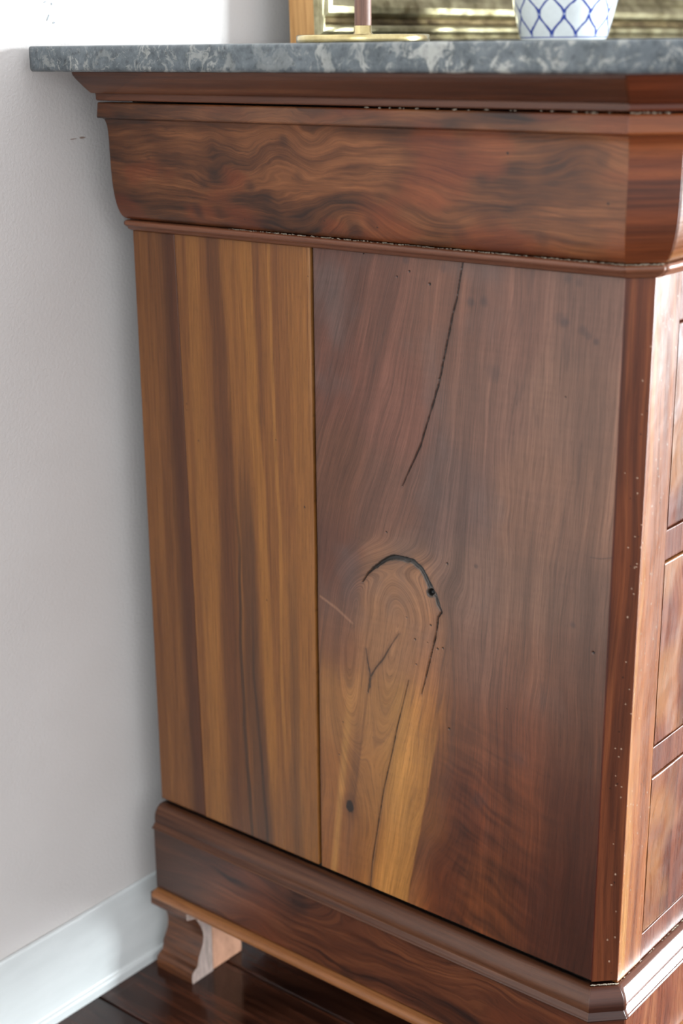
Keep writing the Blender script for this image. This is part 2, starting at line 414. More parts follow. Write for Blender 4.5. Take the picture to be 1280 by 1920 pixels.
# ---- colour fields
def grain_tone(phi, along, seed, f=(60, 170, 420)):
    return (0.5*fbm(phi*f[0], along*2.2, seed, 3)+0.32*fbm(phi*f[1], along*5, seed+5, 3)+0.18*fbm(phi*f[2], along*9, seed+9, 2))
def plain_wood(dark, mid, light, seed, f=(60, 170, 420), vertical=False, warp=0.004, amp=1.0):
    D, M_, Lc = lin(dark), lin(mid), lin(light)
    def fn(L, A, Z):
        ac, al = (L, Z) if vertical else (A, L)
        phi = ac+warp*fbm(al*7, ac*12, seed+31, 3)
        t = grain_tone(phi, al, seed, f)*amp*1.6
        c = np.broadcast_to(M_, t.shape+(3,)).copy()
        c = mix(c, D, np.clip(-t, 0, 1)); c = mix(c, Lc, np.clip(t, 0, 1))
        return c, np.stack([phi+seed*0.37, al+seed*0.11, 0*al], -1)
    return fn

# ---- painted grain fields. S: mm from the rear edge towards the front, Z: mm above the floor
def to_grain(phi, along):
    return np.stack([phi, along, 0*phi], -1)
def rear_paint(S, Z):
    e = 52.5+(777-Z)*0.0165              # its joint with the next board
    c = np.broadcast_to(lin((124, 80, 42)), S.shape+(3,)).copy()
    q = e-S
    t = 0.6*fbm(S*0.10, Z*0.004, 2, 3)+0.4*fbm(S*0.45, Z*0.008, 3, 3)
    c = mix(c, lin((92, 54, 28)), np.clip(-t*1.3, 0, 1)); c = mix(c, lin((156, 106, 56)), np.clip(t*0.9, 0, 1))
    c = mix(c, lin((84, 46, 26)), sstep(24, 9, q+2.5*fbm(Z*0.01, 0*Z, 8, 3))*0.85)
    c = mix(c, lin((60, 32, 20)), sstep(13, 0, np.abs(q-13))*0.35)
    phi = S/1000
    return c*0.72*np.array([1.05, 0.94, 0.80]), to_grain(phi, Z/1000), 0*S
def narrow_paint(S, Z):
    u = S-(Z-500)*(-0.012)
    def stripe(c0, c1, w0, w1, zz0, zz1, col, amt, wob=3.0, seed=1):
        cc = c0+(c1-c0)*(777-Z)/580.0+wob*fbm(Z*0.008, 0*Z, seed, 3)
        ww = w0+(w1-w0)*(777-Z)/580.0
        m = sstep(ww, ww*0.45, np.abs(S-cc))*sstep(zz0-40, zz0+40, Z)*sstep(zz1+60, zz1-60, Z)
        return m*amt, lin(col)
    c = np.broadcast_to(lin((140, 92, 46)), S.shape+(3,)).copy()
    t = 0.55*fbm(S*0.055, Z*0.0022, 12, 3)+0.3*fbm(S*0.25, Z*0.004, 13, 3)+0.15*fbm(S*0.8, Z*0.01, 14, 2)
    c = mix(c, lin((104, 62, 34)), np.clip(-t*1.7, 0, 1)); c = mix(c, lin((170, 118, 60)), np.clip(t*1.2, 0, 1))
    for a in (stripe(98, 112, 12, 20, 150, 900, (92, 54, 32), 0.75, 4, 21),      # brown band widening downwards
              stripe(122, 140, 7, 17, 150, 560, (84, 54, 36), 0.75, 6, 22),
              stripe(104, 128, 2.0, 3.0, 150, 520, (56, 40, 32), 0.75, 7, 23),
              stripe(118, 146, 1.5, 2.5, 150, 420, (60, 42, 34), 0.7, 6, 24),
              stripe(180, 184, 5, 9, 150, 480, (94, 62, 38), 0.55, 4, 25),
              stripe(174, 186, 12, 12, 500, 900, (122, 76, 42), 0.5, 5, 26),
              stripe(72, 78, 10, 9, 150, 900, (160, 110, 56), 0.55, 3, 27),
              stripe(140, 158, 9, 8, 250, 900, (166, 114, 54), 0.55, 4, 28),
              stripe(166, 172, 2, 3, 300, 900, (176, 124, 62), 0.5, 3, 29)):
        c = mix(c, a[1], a[0])
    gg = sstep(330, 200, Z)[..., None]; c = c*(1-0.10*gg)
    edge = G*1000-0; q = 211.0-S
    c = mix(c, lin((190, 138, 84)), sstep(2.6, 1.2, np.abs(q-2.2)+0.8*fbm(Z*.05, 0*Z, 5, 2))*0.5*sstep(560, 700, Z))
    for (s0, z0, r) in [(223.7, 784.1, 0.9), (207.1, 752.4, 0.5), (167.6, 606.4, 0.5), (199.3, 551.0, 1.0), (59.8, 623.5, 0.7), (72.9, 590.9, 0.7), (114.5, 552.1, 0.5), (152.0, 453.5, 0.7), (59.4, 617.9, 0.5)]:
        c = mix(c, lin((48, 28, 20)), sstep(r*1.3, r*0.6, np.hypot(S-s0, Z-z0)))
    phi = (S+3*fbm(S*0.02, Z*0.006, 6, 2))/1000
    return c*0.72*np.array([1.05, 0.94, 0.80]), to_grain(phi+0.3, Z/1000), 0*S

WIDE = [(231.7, 753.6, (92, 58, 48)), (286.4, 741.4, (100, 64, 52)), (338.5, 729.8, (106, 70, 56)), (401.5, 752.5, (106, 72, 60)), (473.9, 751.8, (108, 76, 64)), (230.5, 673.7, (98, 60, 48)), (297.2, 655.9, (106, 68, 56)), (379.7, 667.7, (106, 74, 62)), (464.0, 679.8, (112, 80, 66)), (235.2, 591.4, (98, 62, 46)), (286.3, 572.6, (98, 66, 54)), (356.1, 585.6, (96, 70, 62)), (430.5, 591.0, (114, 80, 64)), (485.7, 601.6, (116, 82, 66)), (231.0, 499.2, (90, 56, 44)), (297.6, 494.8, (134, 94, 68)), (372.9, 516.7, (106, 78, 66)), (433.0, 521.6, (106, 76, 62)), (484.7, 529.3, (98, 70, 58)), (233.2, 439.9, (110, 70, 48)), (286.3, 448.3, (136, 94, 64)), (325.8, 443.8, (138, 94, 64)), (379.6, 448.5, (98, 70, 58)), (435.3, 458.8, (104, 70, 54)), (478.2, 470.4, (88, 60, 48)), (226.2, 371.1, (136, 90, 50)), (274.6, 374.8, (144, 98, 58)), (320.7, 383.2, (160, 112, 60)), (375.6, 389.6, (96, 62, 44)), (427.3, 400.4, (100, 62, 44)), (475.9, 415.2, (86, 56, 42)), (225.1, 296.2, (132, 82, 42)), (274.4, 307.0, (140, 92, 50)), (315.5, 315.3, (172, 120, 58)), (366.1, 321.9, (96, 56, 36)), (424.4, 331.8, (100, 60, 38)), (474.1, 348.8, (80, 48, 34)), (230.5, 226.6, (128, 78, 40)), (268.0, 229.3, (120, 74, 38)), (298.3, 224.2, (176, 116, 52)), (345.1, 231.2, (100, 58, 34)), (400.8, 231.8, (112, 68, 38)), (442.8, 248.4, (88, 50, 32)), (478.7, 242.5, (78, 44, 30))]
CRACKS = [
 ([(361.6, 777.8), (358.9, 764.7), (356.2, 748.1), (352.5, 735.4), (349.7, 721.8), (346.4, 707.6), (343.1, 692.4), (340.2, 679.3), (335.2, 663.5), (329.2, 645.2), (323.0, 626.6), (316.2, 612.1), (309.9, 599.8), (305.0, 588.9)],
  [0.35,0.4,0.45,0.5,0.5,0.6,0.65,0.65,0.6,0.5,0.5,0.45,0.3,0.1], 1.8),
 ([(262.8, 495.5), (269.2, 505.2), (277.8, 513.4), (287.5, 521.2), (294.8, 525.1), (305.9, 526.5), (316.9, 526.1), (324.0, 522.0), (328.9, 516.1), (332.8, 509.9), (336.1, 504.6), (340.5, 500.0), (342.7, 493.5), (345.5, 488.0), (342.3, 482.5), (341.3, 474.2), (339.8, 464.3), (337.2, 454.1), (333.6, 438.6), (330.4, 425.6), (326.1, 408.7)],
  [0.15,0.7,1.2,1.4,2.1,1.9,1.8,1.7,1.7,2.0,1.7,1.3,1.1,0.8,0.6,0.6,0.55,0.5,0.45,0.4,0.1], 2.6),
 ([(312.6, 417.8), (306.5, 394.1), (300.8, 372.3), (296.3, 350.5), (291.0, 328.1), (285.7, 305.4), (280.9, 277.3), (276.0, 248.6), (272.3, 225.4), (269.0, 185.3)],
  [0.1,0.2,0.35,0.4,0.4,0.45,0.45,0.4,0.3,0.2], 1.0),
 ([(266.5, 435.3), (267.7, 426.1), (269.4, 418.0), (271.1, 410.4), (270.5, 404.2), (268.7, 395.0)], [0.15,0.4,0.6,1.0,1.3,0.9], 0.5),
 ([(302.2, 458.2), (296.6, 450.0), (290.9, 440.6), (285.2, 430.2), (278.2, 421.4), (271.7, 410.6)], [0.1,0.4,0.35,0.6,0.5,0.8], 0.4),
]
GREY_ARC = CRACKS[1][0][:12]
def wide_paint(S, Z):
    # slanted grain, bent into an arch around the knot
    k = 0.28*sstep(400, 300, S)*(0.55+0.45*sstep(500, 620, Z))+0.03
    base = S-k*(Z-520)
    (sc, zc), = [(302.2, 471.8)]
    dz = Z-zc; ds = S-sc-0.20*np.minimum(dz, 0)
    rr = np.hypot(ds, np.where(dz > 0, dz*0.62, dz*0.16))
    side = base-(sc-0.10*(0))
    wgt = sstep(90, 42, np.hypot(ds, dz*np.where(dz > 0, 1.25, 0.40)))
    wob = 9*fbm(S*0.016, Z*0.006, 44, 3)+2.0*fbm(S*0.05, Z*0.02, 45, 3)
    phi = base*(1-wgt)+(sc+rr*1.15)*wgt+wob
    c = rbf(S, Z, WIDE, 17.0)
    c = c*(1-0.56*sstep(500, 260, Z)*sstep(300, 345, S))[..., None]*(1-sstep(520, 300, Z)[..., None]*sstep(300, 345, S)[..., None]*np.array([-0.30, 0.06, 0.25]))  # lower front painted darker and redder, to offset the reflected haze there
    # the honey coloured heartwood wedge with its crisp right-hand edge
    e = np.interp(Z, *zip(*sorted([(q[1], q[0]) for q in [(353.1, 446.2), (350.2, 421.3), (344.2, 380.2), (335.3, 332.1), (328.4, 293.7), (321.8, 254.4), (315.0, 219.6), (310.4, 185.0)]])))
    inside = sstep(1.2, -1.2, S-e+1.2*fbm(Z*0.02, 0*Z, 51, 3)); fade = sstep(400, 345, Z)
    c = mix(c, lin((166, 114, 60)), inside*sstep(44, 26, e-S)*fade*0.65)
    c = mix(c, lin((98, 58, 38)), (1-inside)*sstep(24, 0, S-e)*fade*0.75)
    # a golden streak nearer the seam
    (s1, z1), (s2, z2) = [(255.6, 389.8), (236.8, 223.3)]
    sl = s1+(Z-z1)*(s2-s1)/(z2-z1)
    c = mix(c, lin((172, 122, 66)), sstep(6, 1, np.abs(S-sl+7))*sstep(z1+20, z1-60, Z)*0.55)
    c = mix(c, lin((96, 60, 38)), sstep(7, 1, np.abs(S-sl-6))*sstep(z1+10, z1-60, Z)*0.55)
    t = 0.42*fbm(phi*0.050, Z*0.0030, 61, 3)+0.34*fbm(phi*0.17, Z*0.006, 62, 3)+0.24*fbm(phi*0.55, Z*0.014, 63, 3)
    c = c*np.exp((0.72-0.25*wgt)*t)[..., None]
    # dark mineral veins that follow the grain
    v = fbm(phi*0.085, Z*0.0035, 71, 3); vein = sstep(0.055, 0.0, np.abs(v-0.12))
    c = mix(c, lin((66, 48, 44)), vein*0.30*sstep(180, 420, Z))
    # blue-grey cloudiness
    cl = sstep(0.05, 0.55, fbm(S*0.018+5, Z*0.012, 73, 4)); c = mix(c, lin((92, 78, 76)), cl*0.5*sstep(400, 520, Z))
    # rings inside the arch
    ring = 0.5+0.5*np.cos(rr*0.85+1.5*fbm(S*.04, Z*.04, 75, 2)); inn = sstep(34, 20, rr)*sstep(-70, -20, dz)
    c = c*(1+0.10*inn*(ring-0.5))[..., None]
    c = mix(c, lin((150, 106, 76)), inn*0.22)
    # curly figure low on the board
    cy = sstep(330, 380, S)*sstep(430, 330, Z)+0.0
    curl = fbm(Z*0.20+S*0.07+1.5*fbm(S*.03, Z*.03, 81, 2), S*0.035, 82, 2); c = c*(1+0.55*curl*np.clip(cy, 0, 1)*sstep(480, 400, S))[..., None]
    c = c*(1+0.05*fbm(Z*0.35, S*0.05, 83, 2))[..., None]
    # ink-like spots, worm holes
    for (s0, z0, r, a) in [(369.5, 747.0, 4.5, 0.5), (380.7, 748.5, 5, 0.5), (391.2, 694.4, 7, 0.3), (451.6, 739.4, 4, 0.5), (447.9, 742.1, 6, 0.3), (466.8, 736.3, 4, 0.4), (471.8, 732.2, 3.5, 0.4), (478.1, 728.6, 3, 0.55), (453.3, 771.7, 4, 0.4), (462.2, 769.8, 4, 0.35), (307.3, 773.5, 3.5, 0.45), (343.0, 770.2, 4, 0.3), (378.7, 535.4, 2.2, 0.55), (469.0, 507.1, 2.6, 0.5), (387.6, 329.2, 9, 0.25), (422.9, 379.9, 8, 0.25)]:
        q = np.hypot(S-s0, Z-z0)/(1+0.35*fbm(S*0.12, Z*0.12, 85, 2)); c = mix(c, lin((54, 44, 46)), sstep(r*1.3, r*0.3, q)*a)
    depth = np.zeros(S.shape)
    for (s0, z0, r) in [(265.5, 776.1, 0.55), (299.0, 759.9, 0.5), (311.0, 765.1, 0.6), (330.5, 756.9, 0.75), (350.7, 531.5, 0.65), (319.0, 457.1, 0.6), (334.8, 473.6, 0.6), (342.1, 454.4, 0.6), (347.5, 456.2, 0.6), (320.3, 434.6, 0.45), (331.7, 457.5, 0.35), (355.1, 385.0, 0.7), (487.6, 488.9, 0.7), (288.6, 546.0, 0.55), (240.1, 357.4, 0.4), (235.4, 323.7, 0.45), (310.0, 474.7, 0.4), (454.8, 684.5, 0.4), (411.4, 419.5, 0.3)]:
        q = np.hypot(S-s0, Z-z0); r = r*1.3; m = sstep(r*1.4, r*0.8, q); c = mix(c, lin((18, 10, 8)), m); depth = depth+0.0012*m
    # light scratch left of the arch, fine dark scratch by the post
    d_, w_ = polydist(S, Z, [(215.5, 471.9), (233.5, 465.1), (251.3, 455.4)], [0.5, 0.9, 0.6]); c = mix(c, lin((158, 116, 92)), sstep(w_+1.4, w_*0.2, d_)*0.45)
    d_, w_ = polydist(S, Z, [(481.1, 564.9), (489.7, 565.5), (500.8, 568.7)], [0.2, 0.35, 0.2]); c = mix(c, lin((60, 46, 42)), sstep(w_+0.5, w_*0.2, d_)*0.6)
    d_, w_ = polydist(S, Z, [(267.5, 393.2), (262.6, 355.7), (257.5, 322.7), (253.0, 289.2), (251.1, 280.5)], [0.6,0.8,0.6,0.8,0.5]); c = mix(c, lin((88, 54, 34)), sstep(w_+1.4, w_*0.3, d_)*0.5)
    (s0, z0), = [(247.3, 275.5)]
    q = np.hypot((S-s0)/4.6, (Z-z0)/6.6); c = mix(c, lin((84, 50, 30)), sstep(3.0, 0.9, q)*0.6); c = mix(c, lin((34, 20, 14)), sstep(1.15, 0.75, q+0.15*fbm(S*.6, Z*.6, 4, 2)))
    # cracks: recessed, with dirt in them
    jit = 0.8*fbm(S*0.30, Z*0.30, 91, 3)
    for i, (pts, ws, dep) in enumerate(CRACKS):
        d_, w_ = polydist(S, Z, pts, ws)
        halo = sstep(w_*1.5+3.5, w_, d_)*0.30; c = mix(c, lin((78, 56, 48)), halo)
        if i == 1: c = mix(c, lin((66, 60, 56)), sstep(w_+1.3, w_+0.1, d_+jit)*sstep(0.7, 1.2, w_)*0.85)
        m = sstep(w_+0.35, w_*0.55, d_+jit*np.minimum(w_, 1.2)); inner = sstep(np.maximum(w_, 0.05)*0.75, np.maximum(w_, 0.05)*0.25, d_+jit*0.5)*(d_ < 50)
        c = mix(c, lin((40, 33, 30)) if i != 1 else lin((48, 44, 42)), m*(0.95 if i in (0, 1) else 0.75)); c = mix(c, lin((12, 9, 8)), inner*(0.7 if i < 3 else 0.2))
        depth = depth+dep/1000*m*0.8
    (s0, z0), = [(334.5, 502.8)]
    q = np.hypot(S-s0, Z-z0)+jit; c = mix(c, lin((70, 60, 54)), sstep(5.0, 3.6, q)); c = mix(c, lin((8, 6, 6)), sstep(3.2, 2.3, q)); depth = np.maximum(depth, 0.0045*sstep(3.2, 1.6, q))
    # reddish worn line against the post, darker first centimetre at the seam
    c = mix(c, lin((84, 30, 24)), sstep(1.4, 0.4, 500-S)*0.6)
    c = mix(c, lin((64, 38, 30)), sstep(4, 0, S-212)*0.4)
    return c*np.array([1.0, 0.99, 0.92]), to_grain(phi/1000+0.7, Z/1000), depth

def frieze_paint(L, A, Z):
    S = L*1000; H = A*1000
    D, M_, Lc = lin((46, 26, 17)), lin((98, 58, 32)), lin((146, 94, 58))
    wx = 9*fbm(S*0.018, H*0.030, 201, 4); burl = sstep(330, 240, S)*sstep(70, 130, S)
    phi = H+wx*(0.5+0.9*burl)
    Zm = Z*1000
    for (s0, z0, ra, rb, amp) in [(196.0, 853.2, 24, 22, 20), (232.4, 863.8, 20, 16, -12), (269.2, 799.0, 36, 24, 34), (124.1, 824.7, 26, 14, -12), (323.3, 840.1, 40, 16, 9), (477.0, 861.2, 26, 14, 12), (367.5, 807.4, 40, 12, -9), (418.7, 803.1, 40, 14, 8), (78.1, 788.8, 40, 12, 8)]:
        phi = phi+amp*np.exp(-(((S-s0)/ra)**2+((Zm-z0)/rb)**2))
    t = 0.50*fbm(phi*0.055, S*0.012, 211, 3)+0.30*fbm(phi*0.20, S*0.022, 212, 3)+0.20*fbm(phi*0.8, S*0.04, 213, 2)+0.25*fbm(S*0.03, H*0.04, 214, 4)
    c = np.broadcast_to(M_, S.shape+(3,)).copy()
    c = mix(c, D, np.clip(-t*2.1, 0, 1)); c = mix(c, Lc, np.clip(t*1.5, 0, 1))
    v = fbm(phi*0.16, S*0.008, 221, 3); c = mix(c, lin((50, 30, 24)), sstep(0.07, 0.0, np.abs(v-0.05))*0.40*sstep(-0.3, 0.3, fbm(S*0.02, H*0.05, 222, 3))
    )
    red = sstep(0.0, 0.5, fbm(S*0.02, H*0.03, 223, 3)+0.35*sstep(812, 795, Zm)); c = mix(c, lin((132, 62, 32)), red*0.40)
    for (s0, z0, r, a) in [(203.1, 862.9, 7, 0.5), (124.5, 832.1, 7, 0.55), (111.8, 824.1, 6, 0.4), (101.1, 799.2, 7, 0.6), (166.2, 824.6, 6, 0.5), (183.4, 816.1, 6, 0.4), (269.1, 796.1, 10, 0.5), (287.6, 802.3, 7, 0.4), (218.0, 835.4, 7, 0.3), (392.6, 840.2, 7, 0.3), (370.0, 799.8, 8, 0.35), (441.1, 800.9, 7, 0.35), (489.4, 859.8, 8, 0.4)]:
        q = np.hypot(S-s0, Zm-z0)/(1+0.5*fbm(S*0.1, H*0.1, 225, 2)); c = mix(c, lin((44, 28, 24)), sstep(r*1.3, r*0.2, q)*a)
    for (s0, z0, r) in [(413.9, 860.0, 0.9), (495.1, 829.2, 0.9), (240.5, 801.3, 0.5), (153.2, 797.1, 0.5), (292.8, 799.4, 0.6)]:
        c = mix(c, lin((20, 12, 9)), sstep(r*1.4, r*0.7, np.hypot(S-s0, Zm-z0)))
    c = c*(0.80+0.30*sstep(0, 380, S))[..., None]*np.array([1.04, 0.97, 0.88])  # lighter towards the front: hazy sheen painted into the colour
    return c, to_grain(phi/1000+1.3, L*0.7)
def crown_paint(L, A, Z):
    c, g = plain_wood((58, 30, 20), (100, 56, 34), (136, 84, 52), 31, f=(50, 140, 380), warp=0.004)(L, A, Z)
    # darker rear end, bounded by a slanting dark line
    e = 0.028+(Z-0.897)*3.4; m = sstep(0.0012, -0.0012, L-e); c = c*(1-0.18*m)[..., None]
    c = mix(c, lin((34, 20, 14)), sstep(0.0009, 0.0, np.abs(L-e))*0.5)
    return c, g
def apron_paint(L, A, Z):
    S = L*1000; H = A*1000; D, M_, Lc = lin((40, 20, 14)), lin((82, 42, 24)), lin((118, 68, 40))
    phi = H+14*fbm(S*0.012, H*0.020, 301, 4)
    for (s0, z0, ra, rb, amp) in [(259.4, 182.4, 30, 20, 26), (194.8, 168.4, 30, 18, -20), (138.7, 116.7, 24, 14, 14), (400.4, 153.7, 40, 18, 14)]:
        phi = phi+amp*np.exp(-(((S-s0)/ra)**2+((Z*1000-z0)/rb)**2))
    t = 0.45*fbm(phi*0.07, S*0.008, 311, 3)+0.35*fbm(phi*0.24, S*0.014, 312, 3)+0.2*fbm(phi*0.7, S*0.03, 313, 2)
    c = np.broadcast_to(M_, S.shape+(3,)).copy()
    c = mix(c, D, np.clip(-t*2.2, 0, 1)); c = mix(c, Lc, np.clip(t*1.7, 0, 1))
    c = mix(c, lin((104, 50, 26)), sstep(60, 200, S)*sstep(0.0, 0.5, fbm(S*0.014, H*0.02, 315, 3))*0.5)
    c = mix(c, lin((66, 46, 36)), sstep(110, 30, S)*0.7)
    for (s0, z0, r, a) in [(194.7, 162.6, 16, 0.65), (221.3, 184.4, 14, 0.5), (252.3, 105.3, 12, 0.5)]:
        q = np.hypot(S-s0, Z*1000-z0)/(1+0.5*fbm(S*0.06, H*0.06, 325, 3)); c = mix(c, lin((30, 16, 12)), sstep(r*1.4, r*0.2, q)*a)
    return c, to_grain(phi/1000+2.1, L)


# ---- crown moulding under the marble (three faces and the far side)
crown = smooth_prof([(0.061, 0.9146), (0.0595, 0.911), (0.050, 0.9035), (0.0425, 0.898), (0.040, 0.8968)], 1)
crown = np.vstack([crown, [(0.0362, 0.8966), (0.0352, 0.8955), (0.0352, 0.8915), (0.0340, 0.8905)]])
moulding('crown_moulding', crown, 0, 420, 60, M_VENEER, crown_paint)
cf = plain_wood((70, 30, 14), (118, 56, 28), (150, 82, 44), 41)
moulding('crown_moulding', crown, 1, 60, 40, M_VENEER, cf)
moulding('crown_moulding', crown, 2, 200, 30, M_VENEER, cf)
moulding('crown_moulding', crown, 3, 8, 8, M_VENEER, cf); moulding('crown_moulding', crown, 4, 20, 8, M_VENEER, cf)

# ---- frieze: flat lip, cove, then a long swelling curve
fr_curve = smooth_prof([(0.0268, 0.8745), (0.0238, 0.869), (0.0228, 0.858), (0.0226, 0.845), (0.0222, 0.828), (0.0205, 0.811), (0.0172, 0.7985), (0.0125, 0.7905), (0.0075, 0.7875)], 2)
frieze = np.vstack([[(0.0325, 0.8890), (0.0334, 0.8886), (0.0338, 0.8876), (0.0354, 0.8770), (0.0348, 0.8760), (0.0290, 0.8753)], fr_curve])
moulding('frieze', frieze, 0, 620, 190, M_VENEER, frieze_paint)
cf2 = plain_wood((72, 34, 18), (124, 62, 30), (164, 92, 46), 57, f=(70, 190, 420))
moulding('frieze', frieze, 1, 90, 150, M_VENEER, cf2)
moulding('frieze', frieze, 2, 300, 90, M_POLISH, plain_wood((110, 54, 26), (170, 100, 54), (214, 150, 96), 59))
moulding('frieze', frieze, 3, 8, 20, M_VENEER, cf2); moulding('frieze', frieze, 4, 20, 20, M_VENEER, cf2)

# ---- bead under the frieze
bead = [(0.0040, 0.7866), (0.0078, 0.7862), (0.0098, 0.7852), (0.0102, 0.7838), (0.0098, 0.7822), (0.0080, 0.7806), (0.0062, 0.7798), (0.0055, 0.7785), (0.002, 0.7765)]
cb = plain_wood((70, 38, 24), (116, 70, 48), (152, 102, 76), 71)
for k, nu in ((0, 260), (1, 30), (2, 120), (3, 4), (4, 10)):
    moulding('bead_moulding', bead, k, nu, 0, M_VENEER, cb, closing=0.004)
# packed dust in the groove above the bead
def dust_line(k, d0, z0, n, seed, mat, s=0.0011, t0=0.0, t1=1.0):
    a = np.array(corner(k, d0)); b = np.array(corner(k+1, d0)); V = []; F = []
    rng = np.random.RandomState(seed)
    for i in range(n):
        t = t0+(t1-t0)*rng.rand(); p = a*(1-t)+b*t; r = s*(0.35+0.65*rng.rand()); base = len(V)
        l = r*(1+2.0*rng.rand())
        dx, dy = (b-a)/np.hypot(*(b-a)); zc = z0+(rng.rand()-0.5)*0.0007
        nx, ny = -dy, dx
        for (u, v, w_) in ((l, 0, 0), (-l, 0, 0), (0, r, 0), (0, -r, 0), (0, 0, r*0.7), (0, 0, -r*0.7)):
            V.append((p[0]+dx*u+nx*v, p[1]+dy*u+ny*v, zc+w_))
        for f in ((0, 2, 4), (2, 1, 4), (1, 3, 4), (3, 0, 4), (2, 0, 5), (1, 2, 5), (3, 1, 5), (0, 3, 5)):
            F.append(tuple(base+q for q in f))
    me = bpy.data.meshes.new('dust'); me.from_pydata(V, [], F)
    return link('dust', me, mat, com, kind='stuff')
M_DUST = simple_wood('grey_dust', tuple(lin((96, 84, 70))), tuple(lin((178, 166, 148))), 0.95, (900, 900, 900), 0.1)
dust_line(0, 0.0082, 0.7866, 330, 3, M_DUST, 0.0007, 0.25, 1.0)
dust_line(1, 0.0082, 0.7866, 60, 4, M_DUST, 0.0008)
dust_line(2, 0.0082, 0.7866, 90, 4, M_DUST, 0.0008)
dust_line(1, 0.0004, 0.1972, 70, 9, M_DUST, 0.0010)
dust_line(2, 0.0004, 0.1968, 40, 10, M_DUST, 0.0008, 0.0, 0.15)
dust_line(0, 0.0335, 0.8895, 26, 6, M_DUST, 0.0011, 0.55, 1.0)
dust_line(1, 0.0335, 0.8895, 16, 7, M_DUST, 0.0012, 0.0, 0.6)

# ---- dark carcass behind the boards (seen only through the joints)
box('carcass', (0.0075, YF+0.004, 0.100), (W-0.0075, G, 0.9146), M_DARK, com)
box('carcass', (CH+0.006, YF-CH+0.0085, 0.100), (W-CH-0.006, YF+0.004, 0.9146), M_DARK, com)

# ---- side boards
def board(name, y_of, nu, nv, paintfn, z0=ZB+0.0042, z1=ZT, th=0.007, r=0.0009, **props):
    z = np.linspace(z1, z0, nv)[:, None]+np.zeros((1, nu)); u = np.linspace(0, 1, nu)[None, :]
    ya, yb = y_of(z[:, 0])
    Y = ya[:, None]*(1-u)+yb[:, None]*u
    S = G-Y
    col, grain, depth = paintfn(S*1000, z*1000)
    e0 = (ya[:, None]-Y); e1 = (Y-yb[:, None])
    X = depth.copy()
    for e in (e0, e1):
        k = np.clip(1-e/r, 0, 1); X = X+r*(1-np.sqrt(np.clip(1-k*k, 0, 1)))
    P = np.stack([X, Y, z], -1)
    return grid(name, P, M_PANEL, com, col=col, grain=grain, back=(th, 0, 0), **props)
def edge1(z):  # joint between the rear board and the narrow board, slightly off plumb
    return G-(0.0525+(0.777-z)*0.0165)
SEAM = -0.24624
def seam(z): return SEAM+0.0006*fbm(z*9, 0*z, 4, 3)
board('side_board', lambda z: (G+0*z, edge1(z)+0.00012), 90, 420, rear_paint, r=0.0003)
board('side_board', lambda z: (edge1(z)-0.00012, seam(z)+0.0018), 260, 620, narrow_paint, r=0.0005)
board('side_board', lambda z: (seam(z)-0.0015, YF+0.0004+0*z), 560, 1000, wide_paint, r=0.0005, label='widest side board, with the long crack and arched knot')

# ---- clipped corner post
def post_paint(L, A, Z):
    c, g = plain_wood((66, 30, 16), (110, 56, 29), (146, 84, 46), 83, f=(90, 260, 600), vertical=True, warp=0.006, amp=1.1)(L, A, Z)
    rng = np.random.RandomState(12)
    d1 = sstep(0.0013, 0.0, L)[..., None]*0.55; c = c*(1-d1*np.array([0.55, 0.9, 0.95]))
    br = sstep(0.10, 0.6, fbm(L*60, Z*7, 91, 3)); c = mix(c, lin((54, 26, 16)), br*0.5)
    for i in range(46):
        l0 = 0.004+0.017*rng.rand()**0.7; z0 = 0.2+0.56*rng.rand(); rr = 0.00042+0.00025*rng.rand()
        if rng.rand() < 0.75: l0 = 0.011+0.01*rng.rand()
        m = sstep(rr*1.5, rr*0.6, np.hypot(L-l0, (Z-z0)))
        c = mix(c, lin((196, 164, 140)) if rng.rand() < 0.7 else lin((24, 12, 8)), m*0.85)
    return c, g
def flat_seg(name, k, d, z0, z1, nu, nv, mat, colfn, back=0.007, **props):
    z = np.linspace(z1, z0, nv); xy, L, a, b = seg_surface(k, np.full(nv, d), nu)
    P = np.concatenate([xy, np.broadcast_to(z[:, None, None], xy.shape[:2]+(1,))], -1)
    Zc = np.broadcast_to(z[:, None], L.shape); col, grain = colfn(L, 0*L, Zc)
    dirn = [(1, 0), (math.sqrt(.5), math.sqrt(.5)), (0, 1), (-math.sqrt(.5), math.sqrt(.5)), (-1, 0)][k]
    return grid(name, P, mat, com, col=col, grain=grain, back=(dirn[0]*back, dirn[1]*back, 0), **props)
flat_seg('corner_post', 1, 0, ZB+0.0030, ZT, 36, 700, M_VENEER, post_paint, back=0.006)
flat_seg('corner_post', 3, 0, ZB, ZT, 6, 10, M_VENEER, post_paint, back=0.006)
fcol = plain_wood((84, 44, 26), (122, 70, 40), (150, 92, 54), 87, vertical=True)
flat_seg('side_board', 4, 0, ZB, ZT, 10, 10, M_PANEL, fcol)

